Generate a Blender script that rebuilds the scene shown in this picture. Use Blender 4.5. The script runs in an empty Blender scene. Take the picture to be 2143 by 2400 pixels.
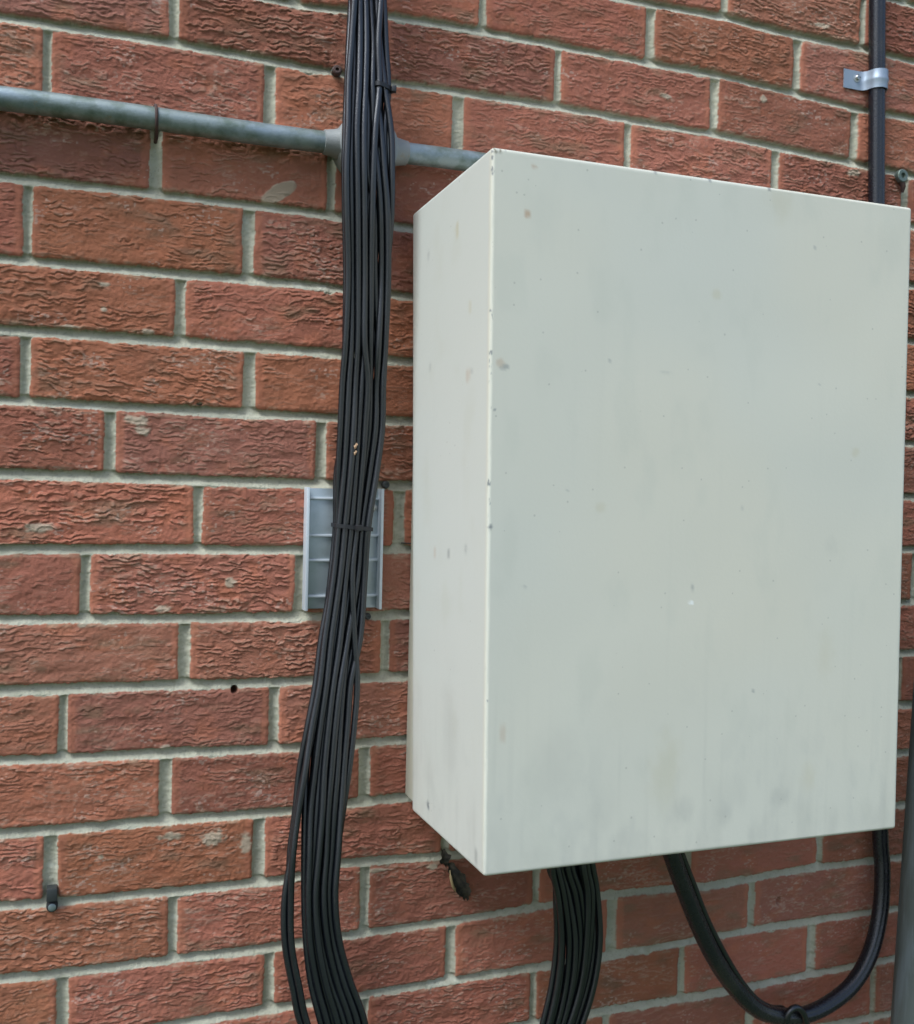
import bpy, bmesh, math, random
import numpy as np
from mathutils import Vector, Matrix
R_ = math.radians
S = bpy.context.scene
COL = S.collection
random.seed(4); rng = np.random.default_rng(7)

# ------------------------------------------------------------------ camera
# world: the wall face is the plane y=0, the camera stands 1.15 m in front of it (towards -y)
D = 1.15
YAW, PITCH, ROLL, FPX, PW, PH = 0.359305, -0.029480, 0.023814, 2423.5, 2143., 2400.
def axes():
    cy, sy, cp, sp = math.cos(YAW), math.sin(YAW), math.cos(PITCH), math.sin(PITCH)
    cr, sr = math.cos(ROLL), math.sin(ROLL)
    f = Vector((sy*cp, cy*cp, sp)); r = Vector((cy, -sy, 0)); u = r.cross(f)
    return cr*r + sr*u, -sr*r + cr*u, f
AR, AU, AF = axes()
cam_d = bpy.data.cameras.new('camera'); cam = bpy.data.objects.new('camera', cam_d); COL.objects.link(cam)
cam.matrix_world = Matrix(((AR.x, AU.x, -AF.x, 0), (AR.y, AU.y, -AF.y, -D), (AR.z, AU.z, -AF.z, 0), (0, 0, 0, 1)))
cam_d.sensor_fit = 'HORIZONTAL'; cam_d.sensor_width = 36; cam_d.lens = FPX/PW*36
cam_d.clip_start = 0.02; cam_d.clip_end = 500
cam_d.dof.use_dof = True; cam_d.dof.focus_distance = 1.12; cam_d.dof.aperture_fstop = 9
S.camera = cam

# ------------------------------------------------------------------ light
SUN_EL, SUN_AZ = 56, 241      # azimuth measured clockwise from +y; 205 = in front of the wall, from the left
W = bpy.data.worlds.new('World'); S.world = W; W.use_nodes = True
nt = W.node_tree; bg = nt.nodes['Background']
sky = nt.nodes.new('ShaderNodeTexSky'); sky.sky_type = 'NISHITA'; sky.sun_disc = False
sky.sun_elevation = R_(SUN_EL); sky.sun_rotation = R_(SUN_AZ)
sky.air_density = 1.0; sky.dust_density = 2.5; sky.ozone_density = 1.0
nt.links.new(sky.outputs[0], bg.inputs[0]); bg.inputs[1].default_value = 0.125
sd = bpy.data.lights.new('sun', 'SUN'); sun = bpy.data.objects.new('sun', sd); COL.objects.link(sun)
sd.energy = 2.0; sd.angle = R_(26); sd.color = (0.78, 0.90, 1.0)
sv = Vector((math.sin(R_(SUN_AZ))*math.cos(R_(SUN_EL)), math.cos(R_(SUN_AZ))*math.cos(R_(SUN_EL)), math.sin(R_(SUN_EL))))
sun.rotation_euler = sv.to_track_quat('Z', 'Y').to_euler(); sun.location = (-2, -4, 5)
S.view_settings.view_transform = 'Standard'; S.view_settings.look = 'None'
S.view_settings.gamma = 1; S.view_settings.exposure = 0.85
S.render.engine = 'CYCLES'

# ------------------------------------------------------------------ helpers
def ray(u, v):
    d = AF + AR*((u-PW/2)/FPX) - AU*((v-PH/2)/FPX)
    return d.x/d.y, d.z/d.y
def at(u, v, y=0.0):
    """photo pixel (2143x2400) on the plane y metres in front of the wall -> world point"""
    a, b = ray(u, v); return Vector((a*(D-y), -y, b*(D-y)))

def tag(o, label=None, cat=None, group=None, kind=None):
    if label: o['label'] = label
    if cat: o['category'] = cat
    if group: o['group'] = group
    if kind: o['kind'] = kind
    return o
def empty(name, loc):
    o = bpy.data.objects.new(name, None); o.location = loc; COL.objects.link(o); o.empty_display_size = .02
    return o
def link(name, me, mat, parent=None, smooth=True):
    o = bpy.data.objects.new(name, me); COL.objects.link(o)
    if mat: me.materials.append(mat)
    if parent:
        o.parent = parent; o.matrix_parent_inverse = Matrix.Translation(-Vector(parent.location))
    return o
class MB:
    def __init__(s): s.v = []; s.f = []
    def add(s, vs, fs):
        n = len(s.v); s.v += [tuple(q) for q in vs]; s.f += [tuple(i+n for i in f) for f in fs]
    def box(s, a, b):
        (x0, y0, z0), (x1, y1, z1) = a, b
        vs = [(x, y, z) for z in (z0, z1) for y in (y0, y1) for x in (x0, x1)]
        s.add(vs, [(0, 2, 3, 1), (4, 5, 7, 6), (0, 1, 5, 4), (2, 6, 7, 3), (0, 4, 6, 2), (1, 3, 7, 5)])
    def tube(s, pts, r, n=14, prof=None, cap=True):
        pts = [Vector(p) for p in pts]; m = len(pts)
        rs = r if hasattr(r, '__len__') else [r]*m
        T = [(pts[min(i+1, m-1)]-pts[max(i-1, 0)]).normalized() for i in range(m)]
        ref = Vector((0, -1, 0))
        if abs(T[0].dot(ref)) > .9: ref = Vector((1, 0, 0))
        N = (ref - T[0]*ref.dot(T[0])).normalized(); vs = []
        for i in range(m):
            N = (N - T[i]*N.dot(T[i])).normalized(); B = T[i].cross(N)
            for k in range(n):
                a = 2*math.pi*k/n; q = rs[i]*(prof(a) if prof else 1)
                vs.append(pts[i] + (N*math.cos(a)+B*math.sin(a))*q)
        fs = [(i*n+k, i*n+(k+1) % n, (i+1)*n+(k+1) % n, (i+1)*n+k) for i in range(m-1) for k in range(n)]
        if cap: fs += [tuple(range(n-1, -1, -1)), tuple((m-1)*n+k for k in range(n))]
        s.add(vs, fs)
    def lathe(s, c, axis, prof, n=32):
        """prof: list of (along, radius)"""
        c = Vector(c); ax = Vector(axis).normalized()
        a = ax.orthogonal().normalized(); b = ax.cross(a); vs = []
        for (t, r) in prof:
            for k in range(n):
                q = 2*math.pi*k/n; vs.append(c + ax*t + (a*math.cos(q)+b*math.sin(q))*r)
        m = len(prof)
        fs = [(i*n+k, i*n+(k+1) % n, (i+1)*n+(k+1) % n, (i+1)*n+k) for i in range(m-1) for k in range(n)]
        fs += [tuple(range(n-1, -1, -1)), tuple((m-1)*n+k for k in range(n))]
        s.add(vs, fs)
    def build(s, name, mat, parent=None, smooth=True, bevel=0, segs=2, auto=40):
        me = bpy.data.meshes.new(name); me.from_pydata(s.v, [], s.f); me.update()
        bm = bmesh.new(); bm.from_mesh(me)
        if bevel:
            bm.normal_update()
            es = [e for e in bm.edges if len(e.link_faces) == 2 and e.calc_face_angle(0) > R_(35)]
            bmesh.ops.bevel(bm, geom=es, offset=bevel, segments=segs, affect='EDGES', profile=.6, clamp_overlap=True)
        bmesh.ops.recalc_face_normals(bm, faces=bm.faces)
        for e in bm.edges:
            e.smooth = not (len(e.link_faces) == 2 and e.calc_face_angle(0) > R_(auto))
        for f in bm.faces: f.smooth = smooth
        bm.to_mesh(me); bm.free()
        return link(name, me, mat, parent)
def spline(P, n=12):
    """Catmull-Rom through the points"""
    P = [Vector(p) for p in P]; out = []
    for i in range(len(P)-1):
        p0 = P[i-1] if i else P[0]*2-P[1]; p1, p2 = P[i], P[i+1]
        p3 = P[i+2] if i+2 < len(P) else P[-1]*2-P[-2]
        for k in range(n):
            t = k/n
            out.append(.5*((2*p1)+(p2-p0)*t+(2*p0-5*p1+4*p2-p3)*t*t+(3*p1-p0-3*p2+p3)*t**3))
    return out+[P[-1]]
def sm(a, b, x):
    t = np.clip((x-a)/(b-a), 0, 1); return t*t*(3-2*t)
_T = rng.random((256, 256)).astype(np.float32)
def vn(x, y, seed=0):
    """smooth value noise, -1..1"""
    x = x+seed*17.31; y = y+seed*9.77
    xi = np.floor(x).astype(np.int64); yi = np.floor(y).astype(np.int64)
    fx = (x-xi).astype(np.float32); fy = (y-yi).astype(np.float32)
    fx = fx*fx*fx*(fx*(fx*6-15)+10); fy = fy*fy*fy*(fy*(fy*6-15)+10)
    a = _T[xi & 255, yi & 255]; b = _T[(xi+1) & 255, yi & 255]; c = _T[xi & 255, (yi+1) & 255]; d = _T[(xi+1) & 255, (yi+1) & 255]
    return ((a*(1-fx)+b*fx)*(1-fy)+(c*(1-fx)+d*fx)*fy)*2-1
def fbm(x, y, o=3, seed=0):
    s = 0; a = 1; t = 0
    for i in range(o):
        s = s+a*vn(x*2**i, y*2**i, seed+i*3); t += a; a *= .5
    return s/t

# ------------------------------------------------------------------ materials
def mat(name, col, rough=.5, metal=0, bump=None, var=None, spec=.5, coat=0, noise_rough=0):
    m = bpy.data.materials.new(name); m.use_nodes = True; t = m.node_tree; b = t.nodes['Principled BSDF']
    b.inputs['Base Color'].default_value = (*col, 1); b.inputs['Roughness'].default_value = rough
    b.inputs['Metallic'].default_value = metal; b.inputs['Specular IOR Level'].default_value = spec
    b.inputs['Coat Weight'].default_value = coat
    g = t.nodes.new('ShaderNodeNewGeometry')
    def noise(scale, det=6, rg=.6, stretch=None):
        n = t.nodes.new('ShaderNodeTexNoise'); n.inputs['Scale'].default_value = scale
        n.inputs['Detail'].default_value = det; n.inputs['Roughness'].default_value = rg
        src = g.outputs['Position']
        if stretch:
            mp = t.nodes.new('ShaderNodeMapping'); mp.inputs['Scale'].default_value = stretch
            t.links.new(src, mp.inputs['Vector']); src = mp.outputs[0]
        t.links.new(src, n.inputs['Vector']); return n
    if var:
        for (scale, c2, lo, hi, stretch) in var:
            n = noise(scale, stretch=stretch); rp = t.nodes.new('ShaderNodeMapRange')
            rp.inputs['From Min'].default_value = lo; rp.inputs['From Max'].default_value = hi
            t.links.new(n.outputs[0], rp.inputs['Value'])
            mx = t.nodes.new('ShaderNodeMix'); mx.data_type = 'RGBA'
            t.links.new(rp.outputs[0], mx.inputs['Factor'])
            prev = b.inputs['Base Color'].links[0].from_socket if b.inputs['Base Color'].links else None
            if prev: t.links.new(prev, mx.inputs['A'])
            else: mx.inputs['A'].default_value = (*col, 1)
            mx.inputs['B'].default_value = (*c2, 1); t.links.new(mx.outputs['Result'], b.inputs['Base Color'])
    if noise_rough:
        n = noise(90, 4); rp = t.nodes.new('ShaderNodeMapRange')
        rp.inputs['To Min'].default_value = rough-noise_rough; rp.inputs['To Max'].default_value = rough+noise_rough
        t.links.new(n.outputs[0], rp.inputs['Value']); t.links.new(rp.outputs[0], b.inputs['Roughness'])
    if bump:
        n = noise(bump[0], 5, .65); bp = t.nodes.new('ShaderNodeBump'); bp.inputs['Strength'].default_value = bump[2] if len(bump) > 2 else 1
        bp.inputs['Distance'].default_value = bump[1]; t.links.new(n.outputs[0], bp.inputs['Height'])
        t.links.new(bp.outputs[0], b.inputs['Normal'])
    return m
def attr_mat(name, rough, bump, spec=.3):
    m = mat(name, (.5, .5, .5), rough, 0, bump, spec=spec); t = m.node_tree
    a = t.nodes.new('ShaderNodeAttribute'); a.attribute_name = 'Col'
    t.links.new(a.outputs['Color'], t.nodes['Principled BSDF'].inputs['Base Color']); return m
M_wall = attr_mat('rustic brick and mortar', .92, (900, .0011), .2)
M_cab = attr_mat('cream enamel paint', .42, (260, .00013), .4)
def specks(m, scale, thr, col, k):
    t = m.node_tree; b = t.nodes['Principled BSDF']; g = t.nodes.new('ShaderNodeNewGeometry')
    v = t.nodes.new('ShaderNodeTexVoronoi'); v.inputs['Scale'].default_value = scale; t.links.new(g.outputs['Position'], v.inputs['Vector'])
    sp = t.nodes.new('ShaderNodeSeparateColor'); t.links.new(v.outputs['Color'], sp.inputs[0])
    r = t.nodes.new('ShaderNodeMath'); r.operation = 'MULTIPLY'; r.inputs[1].default_value = .32; t.links.new(sp.outputs[1], r.inputs[0])
    c = t.nodes.new('ShaderNodeMath'); c.operation = 'LESS_THAN'; t.links.new(v.outputs['Distance'], c.inputs[0]); t.links.new(r.outputs[0], c.inputs[1])
    h = t.nodes.new('ShaderNodeMath'); h.operation = 'GREATER_THAN'; h.inputs[1].default_value = thr; t.links.new(sp.outputs[0], h.inputs[0])
    a = t.nodes.new('ShaderNodeMath'); a.operation = 'MULTIPLY'; t.links.new(c.outputs[0], a.inputs[0]); t.links.new(h.outputs[0], a.inputs[1])
    a2 = t.nodes.new('ShaderNodeMath'); a2.operation = 'MULTIPLY'; a2.inputs[1].default_value = k; t.links.new(a.outputs[0], a2.inputs[0])
    mx = t.nodes.new('ShaderNodeMix'); mx.data_type = 'RGBA'; t.links.new(a2.outputs[0], mx.inputs['Factor'])
    t.links.new(b.inputs['Base Color'].links[0].from_socket, mx.inputs['A']); mx.inputs['B'].default_value = (*col, 1); t.links.new(mx.outputs['Result'], b.inputs['Base Color'])
specks(M_cab, 260, .985, (.30, .29, .24), .4)
M_tray = mat('cream tray paint', (.56, .55, .44), .5, bump=(300, .0002))
M_cable = mat('black cable jacket', (.006, .0075, .010), .24, bump=(1300, .0004, .7), noise_rough=.05, spec=.8)
M_thick = mat('black power cable jacket', (.008, .009, .013), .27, bump=(500, .0004), noise_rough=.08, spec=.6,
              var=[(14, (.03, .028, .024), .55, .75, None)])
M_tie = mat('black nylon', (.013, .013, .015), .5)
M_galv = mat('weathered galvanised steel', (.25, .29, .28), .5, .55, bump=(500, .0003),
             var=[(45, (.13, .165, .135), .42, .62, (1, 1, 1)), (18, (.28, .34, .40), .5, .7, (.5, 1, 1)), (60, (.25, .16, .07), .68, .78, None)], noise_rough=.1)
M_cast = mat('cast conduit body', (.26, .27, .26), .6, .3, bump=(600, .0005), var=[(40, (.30, .22, .13), .6, .75, None)])
M_rust = mat('rusty iron', (.075, .045, .04), .75, .3, bump=(900, .0006), var=[(200, (.11, .055, .03), .5, .7, None)])
M_alu = mat('matt aluminium', (.40, .45, .47), .42, .6, var=[(30, (.33, .38, .38), .45, .65, None)])
M_rail = mat('bright anodised rail', (.58, .62, .65), .5, .25)
M_strap = mat('zinc plated strap', (.30, .35, .41), .45, .5, var=[(120, (.27, .34, .38), .5, .65, None)])
M_screw = mat('bright screw', (.5, .5, .48), .3, .9)
M_dark = mat('dark steel screw', (.06, .065, .065), .5, .6)
M_leaf = mat('dead leaf', (.055, .045, .03), .8, bump=(400, .001), var=[(120, (.02, .018, .015), .45, .6, None)])
M_leafl = mat('pale leaf edge', (.33, .24, .12), .8)
M_petal = mat('dry petal', (.42, .26, .15), .7)
M_post = mat('grey painted steel', (.10, .12, .115), .5, bump=(200, .0003), var=[(12, (.14, .17, .18), .45, .6, (6, 6, .6))])
M_ground = mat('grass', (.065, .115, .035), .95, bump=(60, .02), var=[(3, (.07, .08, .04), .45, .6, None)])

# ------------------------------------------------------------------ ground
def grid_plane(name, x0, x1, y0, y1, z, n, m_, amp):
    xs = np.linspace(x0, x1, n); ys = np.linspace(y0, y1, n); X, Y = np.meshgrid(xs, ys)
    Z = z+amp*fbm(X*.4, Y*.4, 3)
    vs = np.stack([X, Y, Z], -1).reshape(-1, 3); i = np.arange(n*n).reshape(n, n)
    fs = np.stack([i[:-1, :-1], i[:-1, 1:], i[1:, 1:], i[1:, :-1]], -1).reshape(-1, 4)
    me = bpy.data.meshes.new(name); me.from_pydata(vs.tolist(), [], fs.tolist()); return link(name, me, m_)
tag(grid_plane('ground', -120, 120, -180, 60, -1.62, 80, M_ground, .03), kind='structure')

# ------------------------------------------------------------------ brick wall (one continuous relief)
PITCHX = .2229; COURSE = .07512
bed_px = {-2: [(1522, 6), (1700, 38), (1858, 79), (2016, 111), (2143, 142)],
 -1: [(720, 12), (926, 36), (1120, 68), (1440, 130), (1676, 172), (1862, 217), (2008, 253), (2143, 277)],
 0: [(0, 38), (407, 98), (720, 156), (926, 192), (1305, 245), (1440, 273), (1676, 312), (1997, 380), (2143, 412)],
 2: [(0, 413), (366, 453), (720, 495), (944, 533)], 3: [(0, 604), (720, 667), (940, 692)], 4: [(0, 770), (720, 822), (935, 844)],
 5: [(0, 938), (720, 976)], 6: [(0, 1110), (720, 1134)], 7: [(0, 1287), (720, 1289)], 8: [(0, 1453), (720, 1447)],
 9: [(0, 1621), (720, 1596)], 10: [(0, 1785), (700, 1752)], 11: [(0, 1956), (672, 1903), (960, 1869)],
 12: [(0, 2128), (672, 2065), (798, 2026), (1043, 2008)],
 13: [(0, 2298), (633, 2223), (798, 2197), (1043, 2164), (1292, 2123), (1423, 2101), (1660, 2077), (1898, 2037), (2119, 2010)],
 14: [(1423, 2243), (1747, 2184), (2040, 2140)], 15: [(1423, 2370), (1700, 2326), (1898, 2287), (2103, 2247)]}
head_px = {-2: [(1700, 16), (2024, 67)], -1: [(1133, 32), (1526, 71), (1870, 150)], 0: [(409, 43), (1309, 178), (1676, 245), (2004, 316)],
 1: [(111, 146), (633, 225), (1074, 297), (1472, 344), (1819, 400), (2123, 455)], 2: [(366, 388), (778, 395)],
 3: [(65, 510), (583, 546)], 4: [(423, 719)], 5: [(59, 863), (585, 897)], 6: [(257, 1039), (753, 1062)],
 7: [(465, 1174), (936, 1208)], 8: [(200, 1378), (704, 1370)], 9: [(433, 1528), (903, 1532)], 10: [(148, 1698), (643, 1675)],
 11: [(388, 1859), (855, 1802)], 12: [(119, 2021), (607, 1990)], 13: [(405, 2172), (855, 2128), (1258, 2086), (1615, 2037), (1923, 2002)],
 14: [(146, 2350), (631, 2296), (1057, 2238), (1435, 2176), (1763, 2128)], 15: [(855, 2368), (1251, 2332), (1599, 2271), (1904, 2223)],
 16: [(1759, 2389), (2048, 2330)]}
K0, K1 = -23, 28
def bedline(k, x):
    base = D*(-.0653246*k+.3899743)
    if k in bed_px:
        P = [at(u, v) for u, v in bed_px[k]]
        px = np.array([p.x for p in P]); res = np.array([p.z-base for p in P])
        lim = .010; return base+np.interp(x, px, np.clip(res, -lim, lim))
    if k == 1: return base+.001+0*x
    if k in (-3,): return base+.006+0*x
    return base+0*x
def build_wall():
    xs = np.concatenate([np.arange(-1.5, -.56, .009), np.arange(-.56, -.13, .0022), np.arange(-.13, .42, .00100), np.arange(.42, .80, .00120), np.arange(.80, 1.26, .0013), np.arange(1.26, 1.6, .0025), np.arange(1.6, 2.8, .010)])
    zs = np.concatenate([np.arange(-1.66, -.95, .009), np.arange(-.95, -.83, .002), np.arange(-.83, .74, .00080), np.arange(.74, .90, .002), np.arange(.90, 2.05, .010)])
    nx, nz = len(xs), len(zs)
    X, Z = np.meshgrid(xs, zs); X = X.astype(np.float32); Z = Z.astype(np.float32)
    # slow waviness of brick edges
    lines = {k: bedline(k, xs) for k in range(K0, K1)}
    sdist = np.full(X.shape, -1, np.float32); vert = np.zeros(X.shape, np.float32)
    bid = np.zeros(X.shape, np.float32); lx = np.zeros(X.shape, np.float32); edge = np.zeros(X.shape, np.float32); jq = np.zeros(X.shape, np.float32); sbed = np.zeros(X.shape, np.float32)
    rb = np.random.default_rng(11)
    for k in range(K0+1, K1):
        zt, zb = lines[k-1][None, :], lines[k][None, :]
        rows = np.where((zs > zb.min()-.001) & (zs < zt.max()+.001))[0]
        if not len(rows): continue
        r0, r1 = rows[0], rows[-1]+1
        Xc, Zc = X[r0:r1], Z[r0:r1]
        m = (Zc <= zt) & (Zc > zb)
        if k in head_px: H = [at(u, v).x for u, v in head_px[k]]
        else: H = [(.5*(k % 2)+.37)*PITCHX]
        H.sort()
        full = [H[0]]
        for h in H[1:]:
            n = max(1, round((h-full[-1])/PITCHX)); a = full[-1]
            full += [a+(h-a)*i/n for i in range(1, n+1)]
        while full[0] > -1.8: full.insert(0, full[0]-PITCHX+rb.normal()*.001)
        while full[-1] < 3.1: full.append(full[-1]+PITCHX+rb.normal()*.001)
        full = np.array(full)
        wig = .0009*vn(Xc/.03, Zc/.03, 40+k)
        i = np.searchsorted(full, Xc); i = np.clip(i, 1, len(full)-1)
        hwl = .0058+.0012*np.sin(full*317)     # each joint its own width
        dl = Xc-full[i-1]-hwl[i-1]+wig; dr = full[i]-Xc-hwl[i]+wig
        dh = np.minimum(dl, dr)
        tb = .0052+.0010*vn(Xc/.11, Zc*0+k*7.7, 5); bb = .0050+.0010*vn(Xc/.09, Zc*0+k*5.3, 9)
        db = np.minimum(zt-Zc-tb, Zc-zb-bb)
        # rounded rectangle distance
        cr = .003; a = np.maximum(cr-dh, 0); b = np.maximum(cr-db, 0)
        s = np.minimum(np.minimum(dh, db), cr-np.sqrt(a*a+b*b))
        sdist[r0:r1] = np.where(m, s, sdist[r0:r1])
        vert[r0:r1] = np.where(m, (dh < db), vert[r0:r1])
        bid[r0:r1] = np.where(m, i+k*37.0, bid[r0:r1]); edge[r0:r1] = np.where(m, dh, edge[r0:r1]); sbed[r0:r1] = np.where(m, db, sbed[r0:r1])
        up = (Zc-zb) < (zt-Zc); q = np.where(up, (Zc-zb), -(zt-Zc))
        jq[r0:r1] = np.where(m, q, jq[r0:r1]); del Xc, Zc
    # ragged arris and smears of mortar over it
    rag = .0006*vn(X/.0040, Z/.0030, 2)+.0004*vn(X/.0018, Z/.0017, 3)+.0008*vn(X/.011, Z/.006, 8)
    smear = sm(.45, .8, fbm(X/.028, Z/.010, 3, 21))*.0035*sm(.009, 0, sbed)
    s = sdist+rag*np.where(edge < sbed, .55, 1.0)-smear
    ox, oz = (bid*3.713) % 97, (bid*1.37) % 53
    hsh = lambda q: (np.sin(bid*q)*43758.5453) % 1.0
    h1, h2, h3, h4 = hsh(12.9898), hsh(78.233), hsh(37.719), hsh(5.371)
    XX, ZZ = X+ox, Z+oz
    # drag-faced texture: ragged overlapping lips, steep underneath
    sl = (h4-.5)*.25
    w1 = (ZZ+sl*X)/.0050+.60*vn(XX/.034, ZZ/.018, 31)+.46*vn(XX/.013, ZZ/.008, 33)+.30*vn(XX/.0042, ZZ/.004, 36)
    f1 = w1-np.floor(w1); fl1 = np.floor(w1)
    a1 = sm(-.28, .30, vn(XX/.012, fl1*3.71, 35)+.40*vn(XX/.005, ZZ/.006, 34))
    L1 = np.minimum(1-.85*f1, f1/.12)
    G1 = np.exp(-((f1-.985)/.10)**2)+np.exp(-((f1+.015)/.10)**2)   # undercut just below each lip
    w2 = (ZZ-sl*X)/.0037+.9*vn(XX/.017, ZZ/.008, 41)+.5*vn(XX/.006, ZZ/.005, 43)
    f2 = w2-np.floor(w2); L2 = np.minimum(1-f2, f2/.25)
    a2 = sm(-.1, .5, vn(XX/.010, np.floor(w2)*2.3, 45))
    amp = (.38+.80*h1)
    rowk = np.floor(bid/37.0)
    calm = 1-.35*sm(.2, .8, (-Z-.05)/.6)           # lower courses are smoother bricks
    amp = amp*calm
    keep = sm(.004, .011, edge)                      # plain margin at both ends of each brick
    keep = np.maximum(keep, .12)
    smooth_patch = 1-.8*sm(.15, .5, fbm(XX/.07, ZZ/.035, 2, 51))
    tex = amp*keep*smooth_patch*(.00185*L1*a1-.0012*G1*a1+.0008*L2*a2)+.0008*vn(XX/.02, ZZ/.012, 61)+.0003*vn(XX/.003, ZZ/.003, 62)
    brick_h = tex-.0012+.0011*sm(0, .004, s)+.0012*(h3-.5)
    # mortar: concave tooled joint
    t = np.clip(-s/.0055, 0, 1.4)
    mort_h = -.0020-.0052*(1-(1-np.minimum(t, 1))**2)
    q = jq/.0058+.12*vn(X/.02, Z*0, 74)
    bed_h = -.0016-.0062*sm(-1.1, .75, q)-.0006*sm(.5, 1, q)
    isbed = sm(.0085, .0062, np.abs(jq))
    mort_h = mort_h*(1-isbed)+bed_h*isbed
    mort_h = mort_h+.0004*vn(X/.0022, Z/.0022, 71)+.0005*vn(X/.009, Z/.009, 72)
    mort_h = mort_h+.0010*sm(.3, .8, fbm(X/.04, Z/.02, 2, 73))
    isb = sm(-.0003, .0003, s)
    Hh = brick_h*isb+mort_h*(1-isb)
    # explicit smears / hole
    def blob(u, v, ru, rv, ang=0):
        p = at(u, v); q = at(u+ru, v); q2 = at(u, v+rv)
        a = (q.x-p.x); b = abs(q2.z-p.z); dx = X-p.x; dz = Z-p.z
        c, s_ = math.cos(ang), math.sin(ang); e = dx*c+dz*s_; g = -dx*s_+dz*c
        return np.sqrt((e/a)**2+(g/b)**2)
    mp = sm(1.15, .9, blob(655, 450, 44, 17, .55)+.12*vn(X/.006, Z/.006, 81))
    mp = np.maximum(mp, .9*sm(1.1, .8, blob(772, 425, 6, 34)+.2*vn(X/.004, Z/.004, 83)))
    for (u, v, a, b) in [(246, 667, 15, 6), (243, 725, 10, 5), (346, 778, 16, 7), (160, 765, 22, 4), (400, 1960, 26, 9), (500, 1963, 26, 18), (575, 1975, 14, 22),
                         (237, 2008, 7, 5), (540, 1365, 14, 12), (380, 1426, 20, 9), (1560, 225, 12, 6), (1790, 232, 8, 9), (2000, 405, 16, 9), (1925, 60, 22, 6),
                         (389, 1754, 14, 8), (193, 1462, 12, 10), (90, 1235, 40, 12), (320, 985, 26, 12), (335, 1010, 20, 10), (1015, 2030, 12, 8), (870, 2042, 40, 5)]:
        mp = np.maximum(mp, .8*sm(1.25, .6, blob(u, v, a, b)+.35*vn(X/.004, Z/.003, 84)))
    mp = mp*isb
    Hh = Hh*(1-mp)+(np.maximum(Hh, .0002)+.0003)*mp
    hole = sm(1.1, .9, blob(550, 1617, 8, 9)); Hh = Hh-.020*hole
    hole2 = sm(1.2, .8, blob(1826, 2113, 5, 9)); Hh = Hh-.006*hole2
    gap = sm(1.1, .85, blob(110, 1097, 125, 4, -.01))*(1-isb*0); Hh = Hh-.006*gap*sm(.0, -.003, s)   # open crack under one brick
    # colours (albedo)
    def C(r, g, b): return np.array([r, g, b], np.float32)
    base = C(.365, .128, .082)[None, None]*np.ones(X.shape+(1,), np.float32)
    def mix(f, c):
        nonlocal base
        base = base*(1-f[..., None])+c*f[..., None]
    mix(.55*h2, C(.29, .118, .080)); mix(.7*sm(.45, 1, h3), C(.40, .155, .075)); mix(.6*sm(.5, 1, hsh(61.3)), C(.25, .115, .085))
    mix(.55*sm(.0, .7, fbm(XX/.05, ZZ/.025, 4, 91)), C(.27, .108, .064))
    mix(.45*sm(.1, .7, fbm(XX/.03, ZZ/.02, 4, 95)), C(.41, .140, .072))
    mix(.65*sm(.15, .75, fbm(XX/.04, ZZ/.016, 4, 93)), C(.21, .130, .080))
    mix(.50*sm(.011, .006, edge+.002*vn(X/.01, Z/.008, 94)), C(.42, .155, .090))
    base = base*(.80+.34*hsh(91.17))[..., None]
    lip = L1*a1
    lime = sm(-.3, .7, fbm(XX/.05, ZZ/.022, 4, 97)+.5*(h4-.5))
    mix(np.clip((.16+.42*lime)*sm(.35, .95, lip), 0, .8)*keep, C(.48, .30, .215))
    mix(np.clip(.55*sm(.1, .8, fbm(XX/.006, ZZ/.0022, 3, 99))*sm(.35, .9, lime), 0, .7)*keep, C(.50, .37, .28))
    mix(.55*sm(.006, .0, sbed)*sm(-.1, .6, fbm(X/.012, Z/.006, 3, 101)), C(.38, .30, .20))
    spk = sm(.80, .93, vn(X/.0032, Z/.0020, 103)*.6+.5*vn(X/.03, Z/.02, 104)+.15); mix(.35*spk, C(.55, .44, .36))
    mc = C(.46, .44, .335)[None, None]*np.ones(X.shape+(1,), np.float32)
    f = sm(-.3, .6, fbm(X/.09, Z/.05, 4, 111)); mc = mc*(1-.5*f[..., None])+.5*f[..., None]*C(.42, .41, .32)
    f = .45*sm(.0, .8, fbm(X/.012, Z/.008, 3, 113)); mc = mc*(1-f[..., None])+f[..., None]*C(.30, .30, .21)
    f = .5*sm(.55, .9, vn(X/.0018, Z/.0018, 115)); mc = mc*(1-f[..., None])+f[..., None]*C(.26, .25, .20)
    f = .6*sm(.35, .8, fbm(X/.03, Z/.02, 3, 117)); mc = mc*(1-f[..., None])+f[..., None]*C(.56, .56, .46)
    ii = np.clip(isb, 0, 1)[..., None]; col = base*ii+mc*(1-ii)
    mpc = mp[..., None]; col = col*(1-.85*mpc)+.85*mpc*C(.47, .42, .31)
    g0 = sm(1.1, .9, blob(655, 450, 44, 17, .55))[..., None]; col = col*(1-.7*g0)+.7*g0*C(.30, .22, .15)
    col = col*(1-.9*hole[..., None])+.9*hole[..., None]*C(.10, .04, .02)
    # mesh
    V = np.stack([X, -Hh, Z], -1).reshape(-1, 3)
    idx = np.arange(nx*nz, dtype=np.int32).reshape(nz, nx)
    F = np.stack([idx[:-1, :-1], idx[:-1, 1:], idx[1:, 1:], idx[1:, :-1]], -1).reshape(-1, 4)
    # solid back: ring of edges to y=.22
    n0 = len(V); cx = [xs[0], xs[-1]]; cz = [zs[0], zs[-1]]
    ext = []; loops = []
    ring = np.concatenate([idx[0, :], idx[1:, -1], idx[-1, -2::-1], idx[-2:0:-1, 0]])
    back = V[ring].copy(); back[:, 1] = .22
    V = np.concatenate([V, back]); m = len(ring); bi = n0+np.arange(m, dtype=np.int32)
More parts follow.
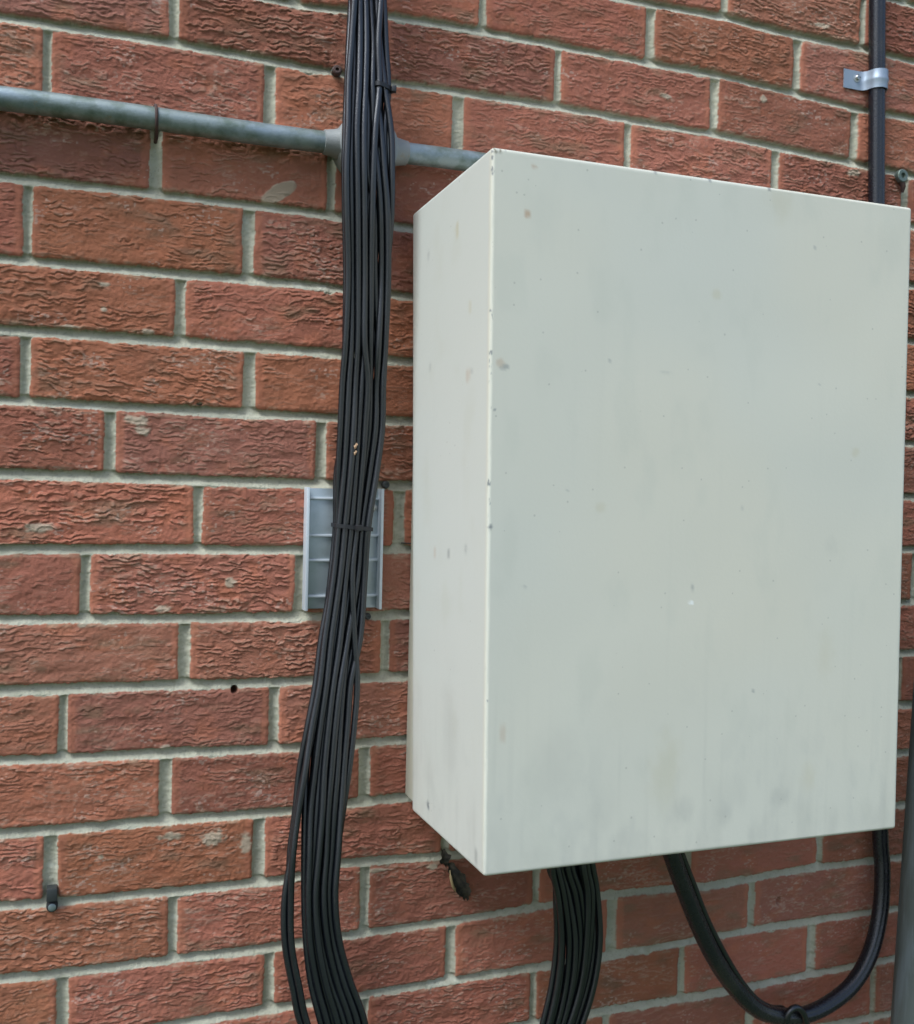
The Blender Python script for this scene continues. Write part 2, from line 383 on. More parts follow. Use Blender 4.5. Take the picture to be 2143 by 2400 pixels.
    F2 = np.stack([np.roll(ring, -1), ring, bi, np.roll(bi, -1)], -1)
    me = bpy.data.meshes.new('brick_wall'); nv = len(V); F = np.concatenate([F, F2]).astype(np.int32); nf = len(F)
    me.vertices.add(nv); me.vertices.foreach_set('co', V.astype(np.float32).ravel())
    me.loops.add(nf*4+m); li = np.concatenate([F.ravel(), bi[::-1]]).astype(np.int32); me.loops.foreach_set('vertex_index', li)
    me.polygons.add(nf+1); ls = (np.arange(nf+1)*4).astype(np.int32); lt = np.full(nf+1, 4, np.int32); lt[-1] = m
    me.polygons.foreach_set('loop_start', ls); me.polygons.foreach_set('loop_total', lt)
    sf = np.ones(nf+1, bool); sf[-1-m:] = False
    me.polygons.foreach_set('use_smooth', sf)
    ca = me.color_attributes.new('Col', 'FLOAT_COLOR', 'POINT')
    cc = np.ones((nv, 4), np.float32); cc[:n0, :3] = col.reshape(-1, 3); cc[n0:, :3] = (.3, .12, .08)
    ca.data.foreach_set('color', cc.ravel())
    me.update(calc_edges=True)
    return link('brick_wall', me, M_wall)
tag(build_wall(), 'red brick wall with rough drag-textured faces and pale grey mortar joints', 'wall')

# ------------------------------------------------------------------ wall cabinet
CG, CF = .024, .2545          # back plane and front plane of the cover, metres from the wall
def corner(u, v, y): p = at(u, v, y); return p
fTL, fTR, fBR, fBL = corner(1154, 343, CF), corner(2139, 486, CF), corner(2101, 1943, CF), corner(1134, 2056, CF)
bTL, bBL = corner(962, 505, CG), corner(961, 1896, CG)
Wd = ((fTR.x-fTL.x)+(fBR.x-fBL.x))/2
def face_grid(P00, P10, P11, P01, nu, nv):
    a = np.array([P00, P10, P11, P01], float); u, v = np.meshgrid(np.linspace(0, 1, nu), np.linspace(0, 1, nv))
    u = u[..., None]; v = v[..., None]
    return a[0]*(1-u)*(1-v)+a[1]*u*(1-v)+a[2]*u*v+a[3]*(1-u)*v
def cabinet():
    root = empty('wall_cabinet', ((fBL.x+fBR.x)/2, -CG, fBL.z))
    tag(root, 'large cream painted metal cabinet fixed to the brick wall, chipped along its front edge', 'cabinet')
    # cover: bevelled shell, front and left sides subdivided so stains and chips are in the paint
    fr = [fTL, fTR, fBR, fBL]; bk = [bTL, Vector((bTL.x+Wd, bTL.y, bTL.z)), Vector((bBL.x+Wd, bBL.y, bBL.z)), bBL]
    me = bpy.data.meshes.new('cover'); bm = bmesh.new()
    vs = [bm.verts.new(p) for p in fr+bk]
    for f in [(0, 1, 2, 3), (4, 7, 6, 5), (0, 4, 5, 1), (1, 5, 6, 2), (2, 6, 7, 3), (3, 7, 4, 0)]: bm.faces.new([vs[i] for i in f])
    bm.edges.ensure_lookup_table()
    e_b = [e for e in bm.edges if set(e.verts) in ({vs[4], vs[7]}, {vs[5], vs[6]})]
    bmesh.ops.bevel(bm, geom=e_b, offset=.012, segments=6, affect='EDGES', profile=.5)
    rest = [e for e in bm.edges if len(e.link_faces) == 2 and e.calc_face_angle(0) > R_(40)]
    bmesh.ops.bevel(bm, geom=rest, offset=.0032, segments=4, affect='EDGES', profile=.5)
    bmesh.ops.recalc_face_normals(bm, faces=bm.faces)
    # cut a regular lattice through it
    def cut(n, lo, hi, step):
        for t in np.arange(lo+step, hi-1e-4, step):
            co = n*t
            bmesh.ops.bisect_plane(bm, geom=bm.verts[:]+bm.edges[:]+bm.faces[:], plane_co=co, plane_no=n, dist=1e-6)
    cut(Vector((1, 0, 0)), fTL.x+.012, fBR.x+.01, .0030); cut(Vector((1, 0, 0)), fTL.x-.001, fBL.x+.006, .0010)
    cut(Vector((0, 0, 1)), fBL.z-.01, fTL.z+.01, .0020)
    cut(Vector((0, -1, 0)), CG, CF, .0060)
    for f in bm.faces: f.smooth = True
    bm.to_mesh(me); bm.free()
    n = len(me.vertices); co = np.zeros(n*3, np.float32); me.vertices.foreach_get('co', co); co = co.reshape(-1, 3)
    x, y, z = co[:, 0], -co[:, 1], co[:, 2]
    # gentle dents in the sheet
    xl = fTL.x+(fBL.x-fTL.x)*(fTL.z-z)/(fTL.z-fBL.z); xr = xl+Wd
    fm = (y > CF-.001); inset = np.minimum(np.minimum(x-xl, xr-x), np.minimum(z-fBL.z, fTL.z-z))
    co[:, 1] -= np.where(fm, .0007*fbm(x/.16, z/.16, 2, 5)*sm(.003, .04, inset), 0)
    me.vertices.foreach_set('co', co.ravel())
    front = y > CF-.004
    c = np.where(front[:, None], np.array([.64, .61, .50], np.float32), np.array([.60, .61, .55], np.float32)).astype(np.float32)  # bluish light on the sides put into their colour, front made creamier
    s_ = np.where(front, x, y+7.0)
    def mix(f, col):
        nonlocal c
        c = c*(1-f[:, None])+np.array(col, np.float32)*f[:, None]
    mix(.5*sm(-.4, .6, fbm(s_/.25, z/.3, 3, 12)), (.58, .59, .52))
    mix(.30*sm(.1, .7, fbm(s_/.03, z/.06, 4, 13)), (.54, .54, .45))
    drip = fbm(s_/.008, z/.25, 3, 14)
    zb = z-fBL.z
    mix(.14*sm(.1, .7, drip)*sm(.20, .02, zb+.05*vn(s_/.03, z*0, 15)), (.36, .36, .31))
    mix(.22*sm(-.1, .7, fbm(s_/.02, z/.05, 4, 16))*sm(.12, .0, zb), (.36, .36, .32))
    mix(.13*sm(.1, .65, fbm(s_/.015, z/.03, 4, 17))*sm(.24, .03, zb), (.38, .39, .36))
    mix(.05*sm(.3, .8, drip), (.45, .45, .38))
    # individual marks (photo pixel, radius mm, colour, strength); on the front sheet
    def spot(u, v, r, col, k, asp=1.0, side=False, soft=.45):
        if side:
            a, b = ray(u, v); xx = (fTL.x+fBL.x)/2; dd = D-xx/a; p = Vector((xx, -dd, b*(D-dd)))
            dist = np.sqrt(((y-dd)/r)**2+((z-p.z)/(r*asp))**2); msk = ~front
        else:
            p = at(u, v, CF); dist = np.sqrt(((x-p.x)/r)**2+((z-p.z)/(r*asp))**2); msk = y > CF-.004
        big = r > .006
        mix(k*(.6 if big else 1)*sm(1.6 if big else 1+soft, .1 if big else 1-soft, dist+(.55 if big else .25)*fbm(s_/(r*.6), z/(r*.9), 3, 3))*msk, col)
    rustc, greyc, yel, dk, wht = (.42, .24, .12), (.28, .29, .27), (.50, .44, .27), (.05, .07, .10), (.85, .86, .82)
    for a in [(1237, 501, 3, rustc, .6, 1.3), (1253, 390, 2, rustc, .5), (1187, 858, 3.2, greyc, .6, .7), (1173, 850, 4, rustc, .35), (1180, 862, 4, greyc, .4, .6), (1830, 470, 14, yel, .35, 1.3),
              (1560, 1800, 16, yel, .35, 2.2), (1895, 1825, 9, yel, .35, 1.7), (1935, 1540, 10, yel, .25, 2.5), (1600, 1905, 11, greyc, .4, 1.1), (1830, 1868, 11, greyc, .35), (1700, 1910, 9, greyc, .3),
              (1490, 1965, 16, greyc, .25), (1620, 1413, 2.4, wht, .9, .8), (1622, 1377, 1.2, greyc, .6, 3), (1765, 1620, 1.6, greyc, .7), (1150, 1235, 2, dk, .7), (1160, 960, 1.2, dk, .6),
              (1680, 690, 5, yel, .3), (1300, 1800, 22, greyc, .18, 1.8), (1180, 1720, 3, rustc, .25, 3), (1229, 1376, 1.6, greyc, .5), (1910, 580, 1.5, greyc, .5), (1920, 900, 1.6, greyc, .5, .6),
              (1430, 845, 1.6, greyc, .5), (1560, 873, 6, greyc, .22, .25), (1740, 1190, 2, greyc, .3), (1950, 1280, 9, greyc, .14), (1330, 1150, 1.4, greyc, .4), (2005, 1060, 5, yel, .3), (1408, 1190, 5, yel, .25)]:
        q = list(a); q[2] *= .001; spot(*q)
    for a in [(1083, 540, 4, yel, .6, 2), (1018, 860, 2, greyc, .4, 3), (1103, 880, 4, rustc, .35, 2), (1052, 1298, 3, greyc, .7, 1.6), (1093, 1287, 3, greyc, .5, 1.6), (1020, 1295, 4, rustc, .3, 1.5),
              (1110, 870, 3, greyc, .4, 1), (992, 1887, 3.2, dk, .85, 1.5), (1110, 720, 3, yel, .4, 2), (1106, 2010, 2.4, greyc, .7, 3.5), (1020, 600, 2, greyc, .5, 4), (1050, 1720, 22, greyc, .25, 2.5)]:
        q = list(a); q[2] *= .001; spot(*q, side=True)
    # chipped paint along the upright front edge and the top corner
    ed = np.hypot(np.maximum(x-xl, 0), np.maximum(CF-y, 0))
    ch = vn(z/.0030, x*0, 25)*.50+.42*vn(z/.05, x*0, 26)+.30*sm(.18, .0, fTL.z-z)
    mix(.7*sm(.60, .76, ch+.35*vn(x/.0014+y/.0014, z/.0022, 27))*sm(.0034, .0018, ed), dk)
    mix(.85*sm(.010, .006, np.hypot(x-fTL.x-.004, (z-fTL.z)*1.4))*sm(.1, .5, vn(x/.002, z/.002, 28)+.2)*front, (.22, .20, .14))
    te = np.maximum(fTL.z-z, 0)+np.maximum(CF-y, 0)
    mix(.7*sm(.72, .8, vn(x/.004, x*0, 29))*sm(.004, .002, te), dk)
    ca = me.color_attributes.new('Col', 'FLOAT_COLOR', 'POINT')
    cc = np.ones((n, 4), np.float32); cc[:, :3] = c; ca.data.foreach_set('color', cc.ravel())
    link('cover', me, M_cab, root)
    # shallow tray the cover closes on
    b = MB(); zt, zb_ = bTL.z-.012, bBL.z+.011
    xl0 = bBL.x+.0005; b.box((xl0, -.034, zb_), (xl0+Wd-.004, -.003, zt)); o = b.build('back_tray', M_tray, root, bevel=.0015)
    tag(o, 'narrow yellowed back tray behind the cover')
    # corner screw of the cover
    return root
cabinet()

# ------------------------------------------------------------------ conduit with round junction box
def conduit():
    R0 = .0118; yc = .0165
    pa = at(-140, 210, yc); j = at(861, 341, yc+.006); pb = at(1115, 381, yc)
    root = empty('conduit_run', at(861, 341, 0))
    tag(root, 'weathered galvanised conduit pipe running along the mortar line behind the cables', 'pipe')
    ax = (pb-pa).normalized(); ax = Vector((ax.x, 0, ax.z)).normalized()
    zc = lambda x: pa.z+(pb.z-pa.z)*(x-pa.x)/(pb.x-pa.x)
    jx = j.x
    P = lambda x: Vector((x, -yc, zc(x)))
    for (x0, x1) in ((pa.x-.25, jx-.040), (jx+.040, .97)):
        m = MB(); n = 60; m.tube([P(x0+(x1-x0)*i/n)+Vector((0, 0, .0006*math.sin(i*.21))) for i in range(n+1)], R0, 28); m.build('pipe', M_galv, root)
    m = MB(); c = Vector((jx, 0, zc(jx)))
    m.lathe(c, (0, -1, 0), [(.001, .034), (.001, .0360), (.024, .0360), (.029, .033), (.030, .031)], 48)
    m.build('junction_box', M_cast, root)
    m = MB(); m.lathe(c, (0, -1, 0), [(.0302, .030), (.0302, .0335), (.0325, .0335), (.0340, .0310), (.0342, .0300)], 48); m.build('box_lid', M_cast, root)
    for sgn in (-1, 1):
        m = MB(); s0 = c+Vector((0, -yc, 0))
        m.lathe(s0, ax*sgn, [(.030, .0170), (.037, .0150), (.045, .0136), (.048, .0132), (.0485, .0121)], 32); m.build('hub', M_cast, root)
    # nail hook over the pipe, a thing of its own
    h = at(364, 281, yc); m = MB(); pts = []
    X0 = h.x
    for k in range(0, 15):
        a = R_(150-k*19); pts.append(Vector((X0+.0006*k/5, -yc-math.cos(a)*0-(R0+.0022)*math.sin(a), h.z+(R0+.0022)*math.cos(R_(180)-a)*-1*-1)))
    pts = [Vector((X0-.0008+.0022*t, -(yc+(R0+.0018)*math.cos(R_(a))), zc(X0)+(R0+.0018)*math.sin(R_(a)))) for t, a in [(i/16, 118-i*(118+92)/16) for i in range(17)]]
    pts.append(pts[-1]+Vector((.0002, .004, -.0042))); pts.append(pts[-1]+Vector((0, .012, -.001)))
    pts = [Vector((pts[0].x, .012, pts[0].z+.001))]+pts
    m.tube(pts, [.0016]*(len(pts)-4)+[.0019, .0021, .0021, .002], 10)
    o = m.build('pipe_hook', M_rust); tag(o, 'small rusty nail hook clamped over the galvanised conduit', 'hook')
conduit()

# ------------------------------------------------------------------ ribbed bracket behind the bundle
def bracket():
    p0 = at(720, 1142, .016); p1 = at(722, 1432, .016); q = at(901, 1145, .016)
    x0, x1 = p0.x, q.x; z1, z0 = p0.z, p1.z; th = .0034
    x1 = x0+(q.x-x0)
    root = empty('ribbed_bracket', ((x0+x1)/2, 0, z0))
    tag(root, 'pale grey ribbed metal bracket on the wall behind the black cables', 'bracket')
    m = MB(); m.box((x0+th, -.0045, z0+.001), (x1-th, -.0015, z1-.001)); m.build('back_plate', M_alu, root, bevel=.0003)
    for xa in (x0, x1-th):
        m = MB(); m.box((xa, -.0165, z0), (xa+th, -.001, z1)); m.build('side_rail', M_rail, root, bevel=.0005)
    for v in (1168, 1255, 1313, 1397):
        z = at(770, v, .006).z; m = MB(); m.box((x0+th+.0002, -.0078, z-.0012), (x1-th-.0002, -.0042, z+.0014)); m.build('rib', M_rail, root, bevel=.0004)
    c = at(877, 1190, .005); m = MB(); m.lathe((c.x, -.0046, c.z), (0, -1, 0), [(0, .0042), (.001, .0042), (.0022, .0028), (.0026, .0008)], 20); m.build('screw_head', M_screw, root)
bracket()

# ------------------------------------------------------------------ cable bundle: every cable its own object
CR = .0036
def bundle():
    def stn(uL, uR, v, y, n=None, sl=None):
        a = at(uL, v, y); b = at(uR, v, y)
        return dict(c=(a+b)/2, n=Vector((1, 0, 0)) if n is None else n, lo=-(b-a).x/2, hi=(b-a).x/2, st=sl)
    ST = []
    def add(uL, uR, v, y, strays=None):
        s = stn(uL, uR, v, y); mid = s['c'].x
        if strays:
            s['sl'] = at(strays[0], v, y).x-mid; s['sr'] = at(strays[1], v, y).x-mid
        ST.append(s)
    add(838, 900, -1700, .048); add(832, 900, -900, .048); add(826, 902, -400, .049); add(822, 903, -160, .050); add(820, 904, -80, .050); add(818, 906, 0, .050); add(813, 912, 100, .053); add(808, 919, 200, .057); add(804, 923, 300, .060); add(802, 926, 400, .060); add(803, 925, 500, .056)
    add(806, 914, 650, .048); add(801, 909, 800, .044); add(794, 905, 900, .040); add(790, 901, 1000, .038); add(786, 888, 1100, .036)
    add(784, 866, 1235, .034); add(772, 860, 1350, .036); add(747, 853, 1490, .042); add(733, 844, 1600, .048)
    add(720, 838, 1700, .053, (714, 745)); add(712, 827, 1800, .058, (697, 722)); add(708, 814, 1900, .063, (677, 703)); add(706, 800, 2000, .068, (661, 691))
    add(706, 791, 2100, .072, (646, 688)); add(710, 800, 2200, .076, (643, 690)); add(722, 826, 2300, .080, (658, 708)); add(745, 861, 2400, .084, (700, 733))
    # the part below the photograph: the drip loop
    a = ST[-1]['c']; topR = []
    for (uL, uR, v, y) in [(1262, 1366, 2400, .118), (1289, 1395, 2300, .120), (1300, 1408, 2200, .120), (1298, 1404, 2100, .120), (1287, 1394, 2040, .120), (1280, 1384, 1975, .120), (1280, 1384, 1930, .120)]:
        s = stn(uL, uR, v, y, Vector((-1, 0, 0))); topR.append(s)
    b = topR[0]['c']; c0 = (a+b)/2; c0.z = a.z+.02
    for i in range(1, 6):
        th = math.pi*i/6; hw = (b.x-a.x)/2
        ctr = Vector((c0.x-math.cos(th)*hw*1.0, a.y+(b.y-a.y)*i/6, c0.z-math.sin(th)*.155-.015))
        nrm = Vector((math.cos(th), 0, math.sin(th))).normalized()
        ST.append(dict(c=ctr, n=nrm, lo=-.024, hi=.024, st=None))
    ST += topR
    N = 16; rb = np.random.default_rng(5)
    a_ = np.linspace(-1, 1, N)*.018; b_ = np.array([.0, -.0065, .0065, .0]*4)+rb.normal(size=N)*.001
    out = [[] for _ in range(N)]; drift = rb.normal(size=N)*.0
    for si, s in enumerate(ST):
        drift = drift*.75+rb.normal(size=N)*.0023; drift[:3] *= .3; drift[3:] *= (1 if si <= 19 else .5 if si < 30 else 1.0)
        a_ = a_+drift
        for it in range(420):
            dx = a_[:, None]-a_[None]; dy = b_[:, None]-b_[None]; d = np.sqrt(dx*dx+dy*dy)+1e-9; np.fill_diagonal(d, 1)
            ov = np.maximum(2.02*CR-d, 0)*.5
            a_ = a_+(dx/d*ov).sum(1); b_ = b_+(dy/d*ov).sum(1)
            b_ *= .996
            lo = np.full(N, s['lo']+CR); hi = np.full(N, s['hi']-CR)
            if 'sl' in s: lo[:3] = s['sl']+CR; hi[:3] = s['sr']-CR
            if 'sl' not in s and si < 20: hi[:3] = s['lo']+.016
            a_ = np.clip(a_, lo, np.maximum(hi, lo+1e-4))
        # spread a little so the outline reaches both sides
        for i in range(N): out[i].append(s['c']+s['n']*float(a_[i])+Vector((0, -1, 0))*float(b_[i]))
    G = 'black cables hanging in the tied bundle'
    for i in range(N):
        pts = spline(out[i], 10); m = MB(); m.tube(pts, CR, 12)
        o = m.build('cable', M_cable)
        lab = 'thin black cable of the tied bundle beside the cabinet'
        if i == 0: lab = 'thin black cable bowing out furthest left below the bundle'
        elif i in (1, 2): lab = 'thin black cable split off just right of the leftmost bowing cable'
        tag(o, lab, 'cable', G)
    return out, ST
CAB, CST = bundle()

def tie(idx_station, members, name_label, head_dir, width=.0042):
    pts2 = [CAB[i][idx_station] for i in members]
    c = sum(pts2, Vector())/len(pts2)
    # convex outline of the held cables, in the x-y plane
    ang = [2*math.pi*k/64 for k in range(64)]; ring = []
    for t in ang:
        d = Vector((math.cos(t), math.sin(t), 0)); r = max((p-c).dot(d) for p in pts2)+CR+.0008
        ring.append((d, r))
    vs = []; fs = []; n = 64
    P = []
    for k in range(n):
        d, r = ring[k]; t = ang[k]
        r2 = (ring[(k+1) % n][1]-ring[k-1][1])/(2*(2*math.pi/n)); P.append(c+d*r+Vector((-math.sin(t), math.cos(t), 0))*r2)
    root = empty('cable_tie', c); tag(root, name_label, 'cable tie', 'cable ties on the bundle')
    m = MB()
    tilt = lambda p: -.10*(p.x-c.x)
    for (off, dz) in ((0, -width/2), (0, width/2), (.0010, width/2), (.0010, -width/2)):
        for k in range(n):
            q = P[k]; d = (q-c); d.z = 0; d.normalize(); vs.append(q+d*off+Vector((0, 0, dz+tilt(q))))
    for j in range(4):
        for k in range(n): fs.append((j*n+k, j*n+(k+1) % n, ((j+1) % 4)*n+(k+1) % n, ((j+1) % 4)*n+k))
    m.add(vs, fs); m.build('strap', M_tie, root, auto=50)
    # locking head with the cut tail
    k = min(range(n), key=lambda k: -(P[k]-c).normalized().dot(head_dir)); p = P[k]; d = (p-c); d.z = 0; d.normalize(); s_ = Vector((0, 0, 1)).cross(d)
    h = MB(); vs = []
    for a in (.0005, .0058):
        for b in (-.0038, .0038):
            for e in (-.0032, .0032): vs.append(p+d*a+s_*b+Vector((0, 0, e+tilt(p))))
    h.add(vs, [(0, 1, 3, 2), (4, 6, 7, 5), (0, 4, 5, 1), (2, 3, 7, 6), (0, 2, 6, 4), (1, 5, 7, 3)]); h.build('locking_head', M_tie, root, bevel=.0008)
    return root
tie(16, list(range(16)), 'black cable tie cinching the whole bundle in front of the ribbed bracket', Vector((.25, -1, 0)))
xs_ = sorted(range(16), key=lambda i: -CAB[i][7].x)[:5]
tie(7, xs_, 'black cable tie with protruding head near the top, above the galvanised conduit', Vector((1, -.2, 0)), .0046)

# ------------------------------------------------------------------ thick cable at the right: down the wall, then a drip loop into the cabinet
def thick():
    y0 = .011
    P = [at(2068, -1700, y0), at(2064, -800, y0), at(2061, -260, y0), at(2059, -120, y0), at(2057, 0, y0), at(2056, 200, y0), at(2055, 470, y0)]
    bot = at(2064, 1954, .030)
    t0 = P[-1]
    for i in range(1, 6): 
        t = i/6; P.append(t0.lerp(bot, t))
    P += [bot, at(2069, 2037, 0.0340), at(2064, 2136, 0.0400), at(2040, 2235, 0.0480), at(1993, 2314, 0.0530), at(1917, 2368, 0.0580), at(1850, 2383, 0.0630), at(1779, 2368, 0.0680), at(1720, 2312, 0.0730), at(1676, 2247, 0.0780),
          at(1641, 2176, 0.0820), at(1609, 2097, 0.0850), at(1581, 2021, 0.0870), at(1560, 1950, 0.0880), at(1552, 1900, 0.0880)]
    r = (at(2073, 200, y0).x-at(2041, 200, y0).x)/2*.96
    def prof(a): # slight groove along the jacket
        return 1-.10*math.exp(-((((a-.35+math.pi) % (2*math.pi))-math.pi)/.16)**2)
    pts = spline(P, 12); m = MB(); m.tube(pts, r*.97, 40, prof)
    o = m.build('power_cable', M_thick); tag(o, 'thick black cable clamped to the wall at right, looping up into the cabinet underside', 'cable')
    # thin companion cable: from the cabinet along the inside of the loop, then curls over it
    Q = [at(1575, 1900, 0.0840), at(1584, 1960, 0.0840), at(1604, 2018, 0.0810), at(1626, 2075, 0.0790), at(1655, 2150, 0.0780), at(1692, 2225, 0.0750), at(1734, 2296, 0.0710), at(1772, 2342, 0.0670), at(1806, 2362, 0.0620), at(1836, 2366, 0.0550),
         at(1842, 2392, 0.0510), at(1853, 2420, 0.0580), at(1836, 2400, 0.0720), at(1845, 2374, 0.0750), at(1862, 2362, 0.0740), at(1880, 2372, 0.0730), at(1890, 2398, 0.0720), at(1898, 2440, 0.0710), at(1904, 2520, 0.0710), at(1906, 2640, 0.0700)]
    Q = Q[:10]+[at(1832, 2392, 0.0500), at(1842, 2412, 0.0600), at(1842, 2398, 0.0720), at(1850, 2372, 0.0750), at(1866, 2362, 0.0750), at(1881, 2372, 0.0740), at(1891, 2400, 0.0730), at(1898, 2440, 0.0720), at(1904, 2520, 0.0710), at(1906, 2640, 0.0700)]
    m = MB(); m.tube(spline(Q, 10), .0043, 14); o = m.build('thin_cord', M_cable); tag(o, 'thin black cord following the thick loop and hooked over its lowest point', 'cable')
    # clamp
    p = at(1979, 161, .002); q = at(2059, 160, y0); wx0 = at(1979, 161, .002).x
    root = empty('cable_clamp', at(1990, 185, 0)); tag(root, 'grey zinc cable clamp with one screw holding the thick black cable', 'clamp')
    cx, rz = at(2057, 190, y0).x, r+.0012
    zt = lambda x: 0
    z1 = at(1979, 160, .002).z; z0 = at(1979, 206, .002).z
    z0, z1 = z0+.001, z1
    path = [(wx0, .0012), (cx-rz-.010, .0012), (cx-rz-.005, .0025), (cx-rz-.001, .0070)]
    for k in range(13):
        a = R_(165-k*150/12); path.append((cx+rz*math.cos(a), y0+rz*math.sin(a)+.0004))
    path += [(cx+rz+.0035, .009), (cx+rz+.0042, .004), (cx+rz+.0044, .0008)]
    m = MB(); th = .0011; vs = []; K = len(path)
    prof_z = [0, .35, .45, .55, .65, 1]; bulge = [0, 0, .0009, .0009, 0, 0]
    for side in (0, 1):
        for i, (x, y) in enumerate(path):
            xa, ya = path[max(i-1, 0)]; xb, yb = path[min(i+1, K-1)]; nx_, ny_ = -(yb-ya), (xb-xa); L = math.hypot(nx_, ny_); nx_ /= L; ny_ /= L
            for f, bg_ in zip(prof_z, bulge):
                o_ = th*side+(bg_ if i > 2 else 0); vs.append((x+nx_*o_, -(y+ny_*o_), z0+(z1-z0)*f))
    J = 6; fs = []
    for side in (0, 1):
        o_ = side*K*J
        for i in range(K-1):
            for j in range(J-1): fs.append((o_+i*J+j, o_+(i+1)*J+j, o_+(i+1)*J+j+1, o_+i*J+j+1))
    for i in range(K-1):
        for j in (0, J-1): fs.append((i*J+j, (i+1)*J+j, K*J+(i+1)*J+j, K*J+i*J+j))
    for j in range(J-1):
        for i in (0, K-1): fs.append((i*J+j, i*J+j+1, K*J+i*J+j+1, K*J+i*J+j))
    m.add(vs, fs); m.build('strap', M_strap, root, auto=50)
    s_ = at(2010, 182, .003); m = MB(); m.lathe((s_.x, -.0022, s_.z), (0, -1, 0), [(0, .0058), (.0008, .0058), (.0012, .0036), (.0030, .0036), (.0040, .0026), (.0041, .0012)], 24); sc = m.build('screw', M_screw, root)
    m = MB(); m.box((s_.x-.0032, -.0066, s_.z-.0004), (s_.x+.0032, -.0056, s_.z+.0004)); o = m.build('slot', M_dark, sc)
thick()

# ------------------------------------------------------------------ small fixings
def anchor(u, v, name, label, mat_, r=.004, out=.004, cat='screw'):
    p = at(u, v, .001); m = MB()
    m.lathe((p.x, .012, p.z), (0, -1, 0), [(0, r*.5), (.010, r*.5), (.0105, r), (.012+out*.6, r), (.012+out, r*.75), (.012+out, r*.42), (.012+out-.0012, r*.36)], 20)
    o = m.build(name, mat_); tag(o, label, cat); return o
root = empty('wall_plug', at(790, 172, 0)); tag(root, 'rusty bolt stub in the mortar just left of the bundle above the conduit', 'bolt')
p = at(792, 174, 0); m = MB(); m.lathe((p.x, .010, p.z), (-.15, -1, .1), [(0, .004), (.014, .004), (.0145, .0052), (.019, .0052), (.020, .004), (.020, .002), (.017, .0018)], 18); m.build('bolt_head', M_rust, root)
m = MB(); m.tube([p+Vector((-.006, .004, .001)), p+Vector((-.008, -.004, .0015)), p+Vector((-.0065, -.007, .004))], .0011, 8); m.build('wire_end', M_screw, root)
anchor(904, 1136, 'wall_screw', 'dark screw head in the mortar beside the top of the ribbed bracket', M_dark, .0045, .005)
anchor(861, 1444, 'wall_screw', 'dark screw head peeping out under the bracket, right of the bundle', M_dark, .0038, .007)
# cable clip, lower left
root = empty('cable_clip', at(122, 2112, 0)); tag(root, 'empty black cable clip with a round nail head, low on the left wall', 'clip')
a, b = at(109, 2084, .008), at(134, 2112, .008); m = MB(); m.box((a.x, -.0095, b.z), (b.x, .004, a.z)); m.build('clip_body', M_dark, root, bevel=.0012)
c = at(122, 2126, .004); m = MB(); m.lathe((c.x, .004, c.z), (0, -1, 0), [(0, .0058), (.006, .0058), (.009, .0052), (.0095, .0044)], 24); m.build('nail_boss', M_tie, root)
m = MB(); m.lathe((c.x, -.0050, c.z), (0, -1, 0), [(0, .0040), (.0012, .0040), (.0018, .0030), (.0020, .001)], 20); m.build('nail_head', M_galv, root)
# eye anchor at the right
p = at(2117, 411, .010); root = empty('eye_anchor', at(2117, 411, 0)); tag(root, 'small grey eye anchor in the mortar right of the thick cable', 'anchor')
m = MB(); m.lathe((p.x, .008, p.z), (0, -1, 0), [(0, .005), (.012, .005), (.0125, .0088), (.018, .0088), (.019, .0078), (.019, .0040), (.0155, .0032)], 26); m.build('eye', M_galv, root)
m = MB(); m.tube([p+Vector((.001, .004, -.006)), p+Vector((.004, .003, -.014)), p+Vector((.0055, .006, -.021))], [.0042, .0036, .0022], 12); m.build('shank', M_rust, root)
# bit of wire stuck in the joint beside the cabinet
m = MB(); a = at(946, 1273, .003); m.tube([a+Vector((-.003, 0, .0003)), a+Vector((.004, -.002, 0)), a+Vector((.014, .001, -.0006))], .0008, 6); o = m.build('wire_stub', M_tie)
tag(o, 'tiny black wire end poking from the joint between bracket and cabinet', 'wire')
# dead leaf / cobweb debris under the cabinet
def leaf(name, pts_uv, ys, width, mat_, parent=None, curl=.4):
    C_ = spline([at(u, v, y) for (u, v), y in zip(pts_uv, ys)], 6); n = len(C_); m = MB(); vs = []; J = 7
    for i, c in enumerate(C_):
        t = i/(n-1); w = width*math.sin(math.pi*min(max(t*.94+.04, 0), 1))**.7
        for j in range(J):
            s_ = j/(J-1)*2-1; jag = 1+.18*math.sin(i*2.3+j)
            vs.append(c+Vector((s_*w*jag, -abs(s_)**2*w*curl*2+.0006*math.sin(i*1.7+j*2), .0015*math.sin(i*1.3+j*1.1))))
    n2 = len(vs); vs = vs+[v+Vector((0, .0005, 0)) for v in vs]; fs = []
    for i in range(n-1):
        for j in range(J-1):
            q = (i*J+j, i*J+j+1, (i+1)*J+j+1, (i+1)*J+j); fs += [q, tuple(k+n2 for k in reversed(q))]
        for j in (0, J-1): fs.append((i*J+j, (i+1)*J+j, n2+(i+1)*J+j, n2+i*J+j))
    for i in (0, n-1):
        for j in range(J-1): fs.append((i*J+j, i*J+j+1, n2+i*J+j+1, n2+i*J+j))
    m.add(vs, fs); return m.build(name, mat_, parent, auto=60)
root = empty('dead_leaf', at(1072, 2060, .01)); tag(root, 'curled dark dead leaf caught on the bricks under the cabinet corner', 'leaf')
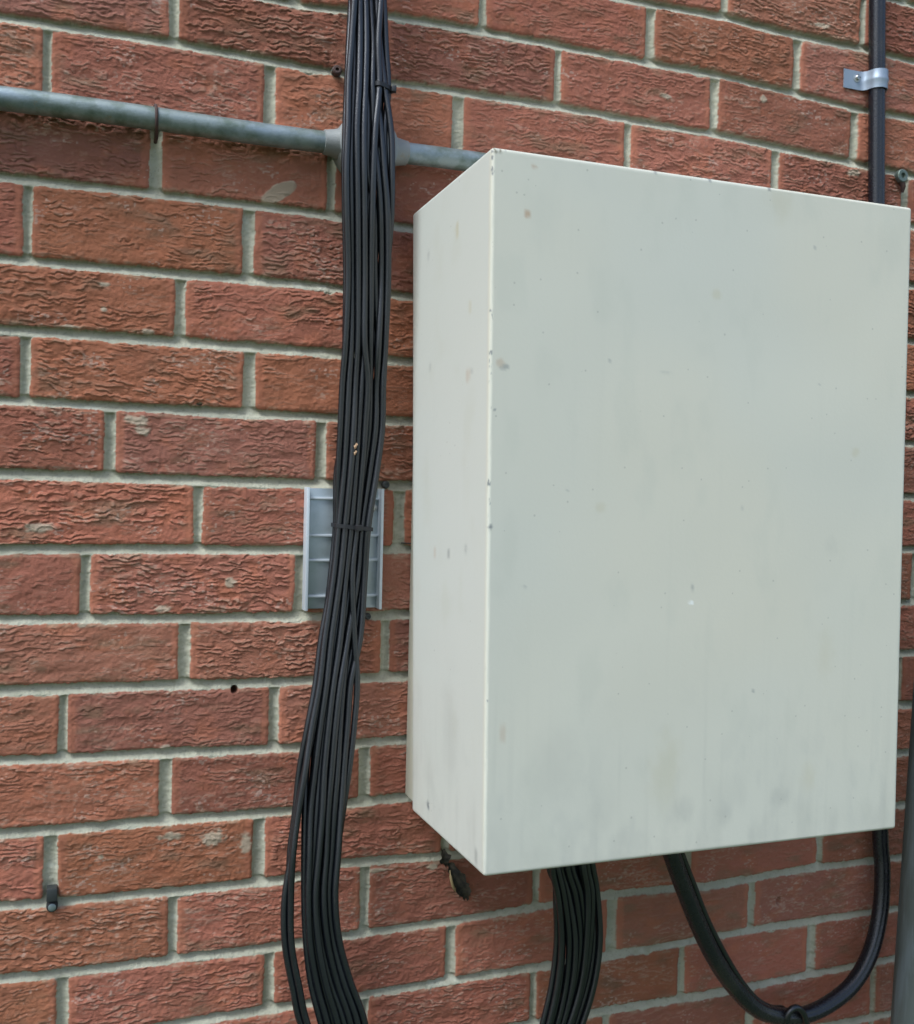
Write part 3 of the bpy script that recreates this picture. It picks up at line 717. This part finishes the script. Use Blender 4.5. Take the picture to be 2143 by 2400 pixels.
leaf('blade', [(1052, 2020), (1066, 2048), (1082, 2085), (1092, 2108)], [.012, .015, .014, .006], .0095, M_leaf, root, .5)
m = MB(); m.tube(spline([at(1055, 2040, .026), at(1057, 2058, .028), at(1063, 2080, .026), at(1072, 2092, .018)], 5), [.0008]*4+[.0016]*8+[.0011]*4, 8); m.build('pale_edge', M_leafl, root)
o = leaf('dead_leaf', [(1036, 1990), (1044, 2006), (1040, 2018), (1048, 2030)], [.010, .013, .012, .008], .0060, M_leaf, None, .3); tag(o, 'crumpled dark leaf scrap tucked tight under the cabinet edge', 'leaf')
# dry petals caught between the cables
yy = -min(p[14].y for p in CAB)
for (u, v, r, lab) in [(834, 1045, .0022, 'upper of two tiny tan petals stuck among the black cables'), (833, 1061, .0018, 'lower of two tiny tan petals stuck among the black cables')]:
    p = at(u, v, yy+CR+.0005); m = MB(); n = 12
    vs = [p+Vector(((r*.75*math.cos(2*math.pi*k/n)+.5*r*math.sin(2*math.pi*k/n))*(1+.25*math.sin(k*2.3)), -.0008*math.sin(k*1.9), r*1.5*math.sin(2*math.pi*k/n)*(1+.25*math.cos(k*3.1)))) for k in range(n)]+[p+Vector((0, -.0012, 0)), p+Vector((0, .0006, 0))]
    fs = [(k, (k+1) % n, n) for k in range(n)]+[((k+1) % n, k, n+1) for k in range(n)]
    m.add(vs, fs); o = m.build('petal', M_petal); tag(o, lab, 'petal', 'dry petals on the cables')
# grey post at the right edge
root = empty('grey_post', at(2185, 2400, .12)); tag(root, 'dull grey painted steel post leaning at the right edge of the wall', 'post')
pt, pb_ = at(2148, 1700, .09), at(2100, 2400, .09); d = (pt-pb_).normalized(); rr = .035
off = Vector((rr*1.03+.004, -.0, 0))
top = pt+d*.62+off; bot = pb_-d*.75+off
m = MB(); m.tube([bot+(top-bot)*i/20 for i in range(21)], rr, 36); m.build('tube', M_post, root)
m = MB(); m.lathe(top-d*.004, d, [(0, rr+.0015), (.010, rr+.0015), (.013, rr*.9), (.014, rr*.3)], 36); m.build('cap', M_post, root)
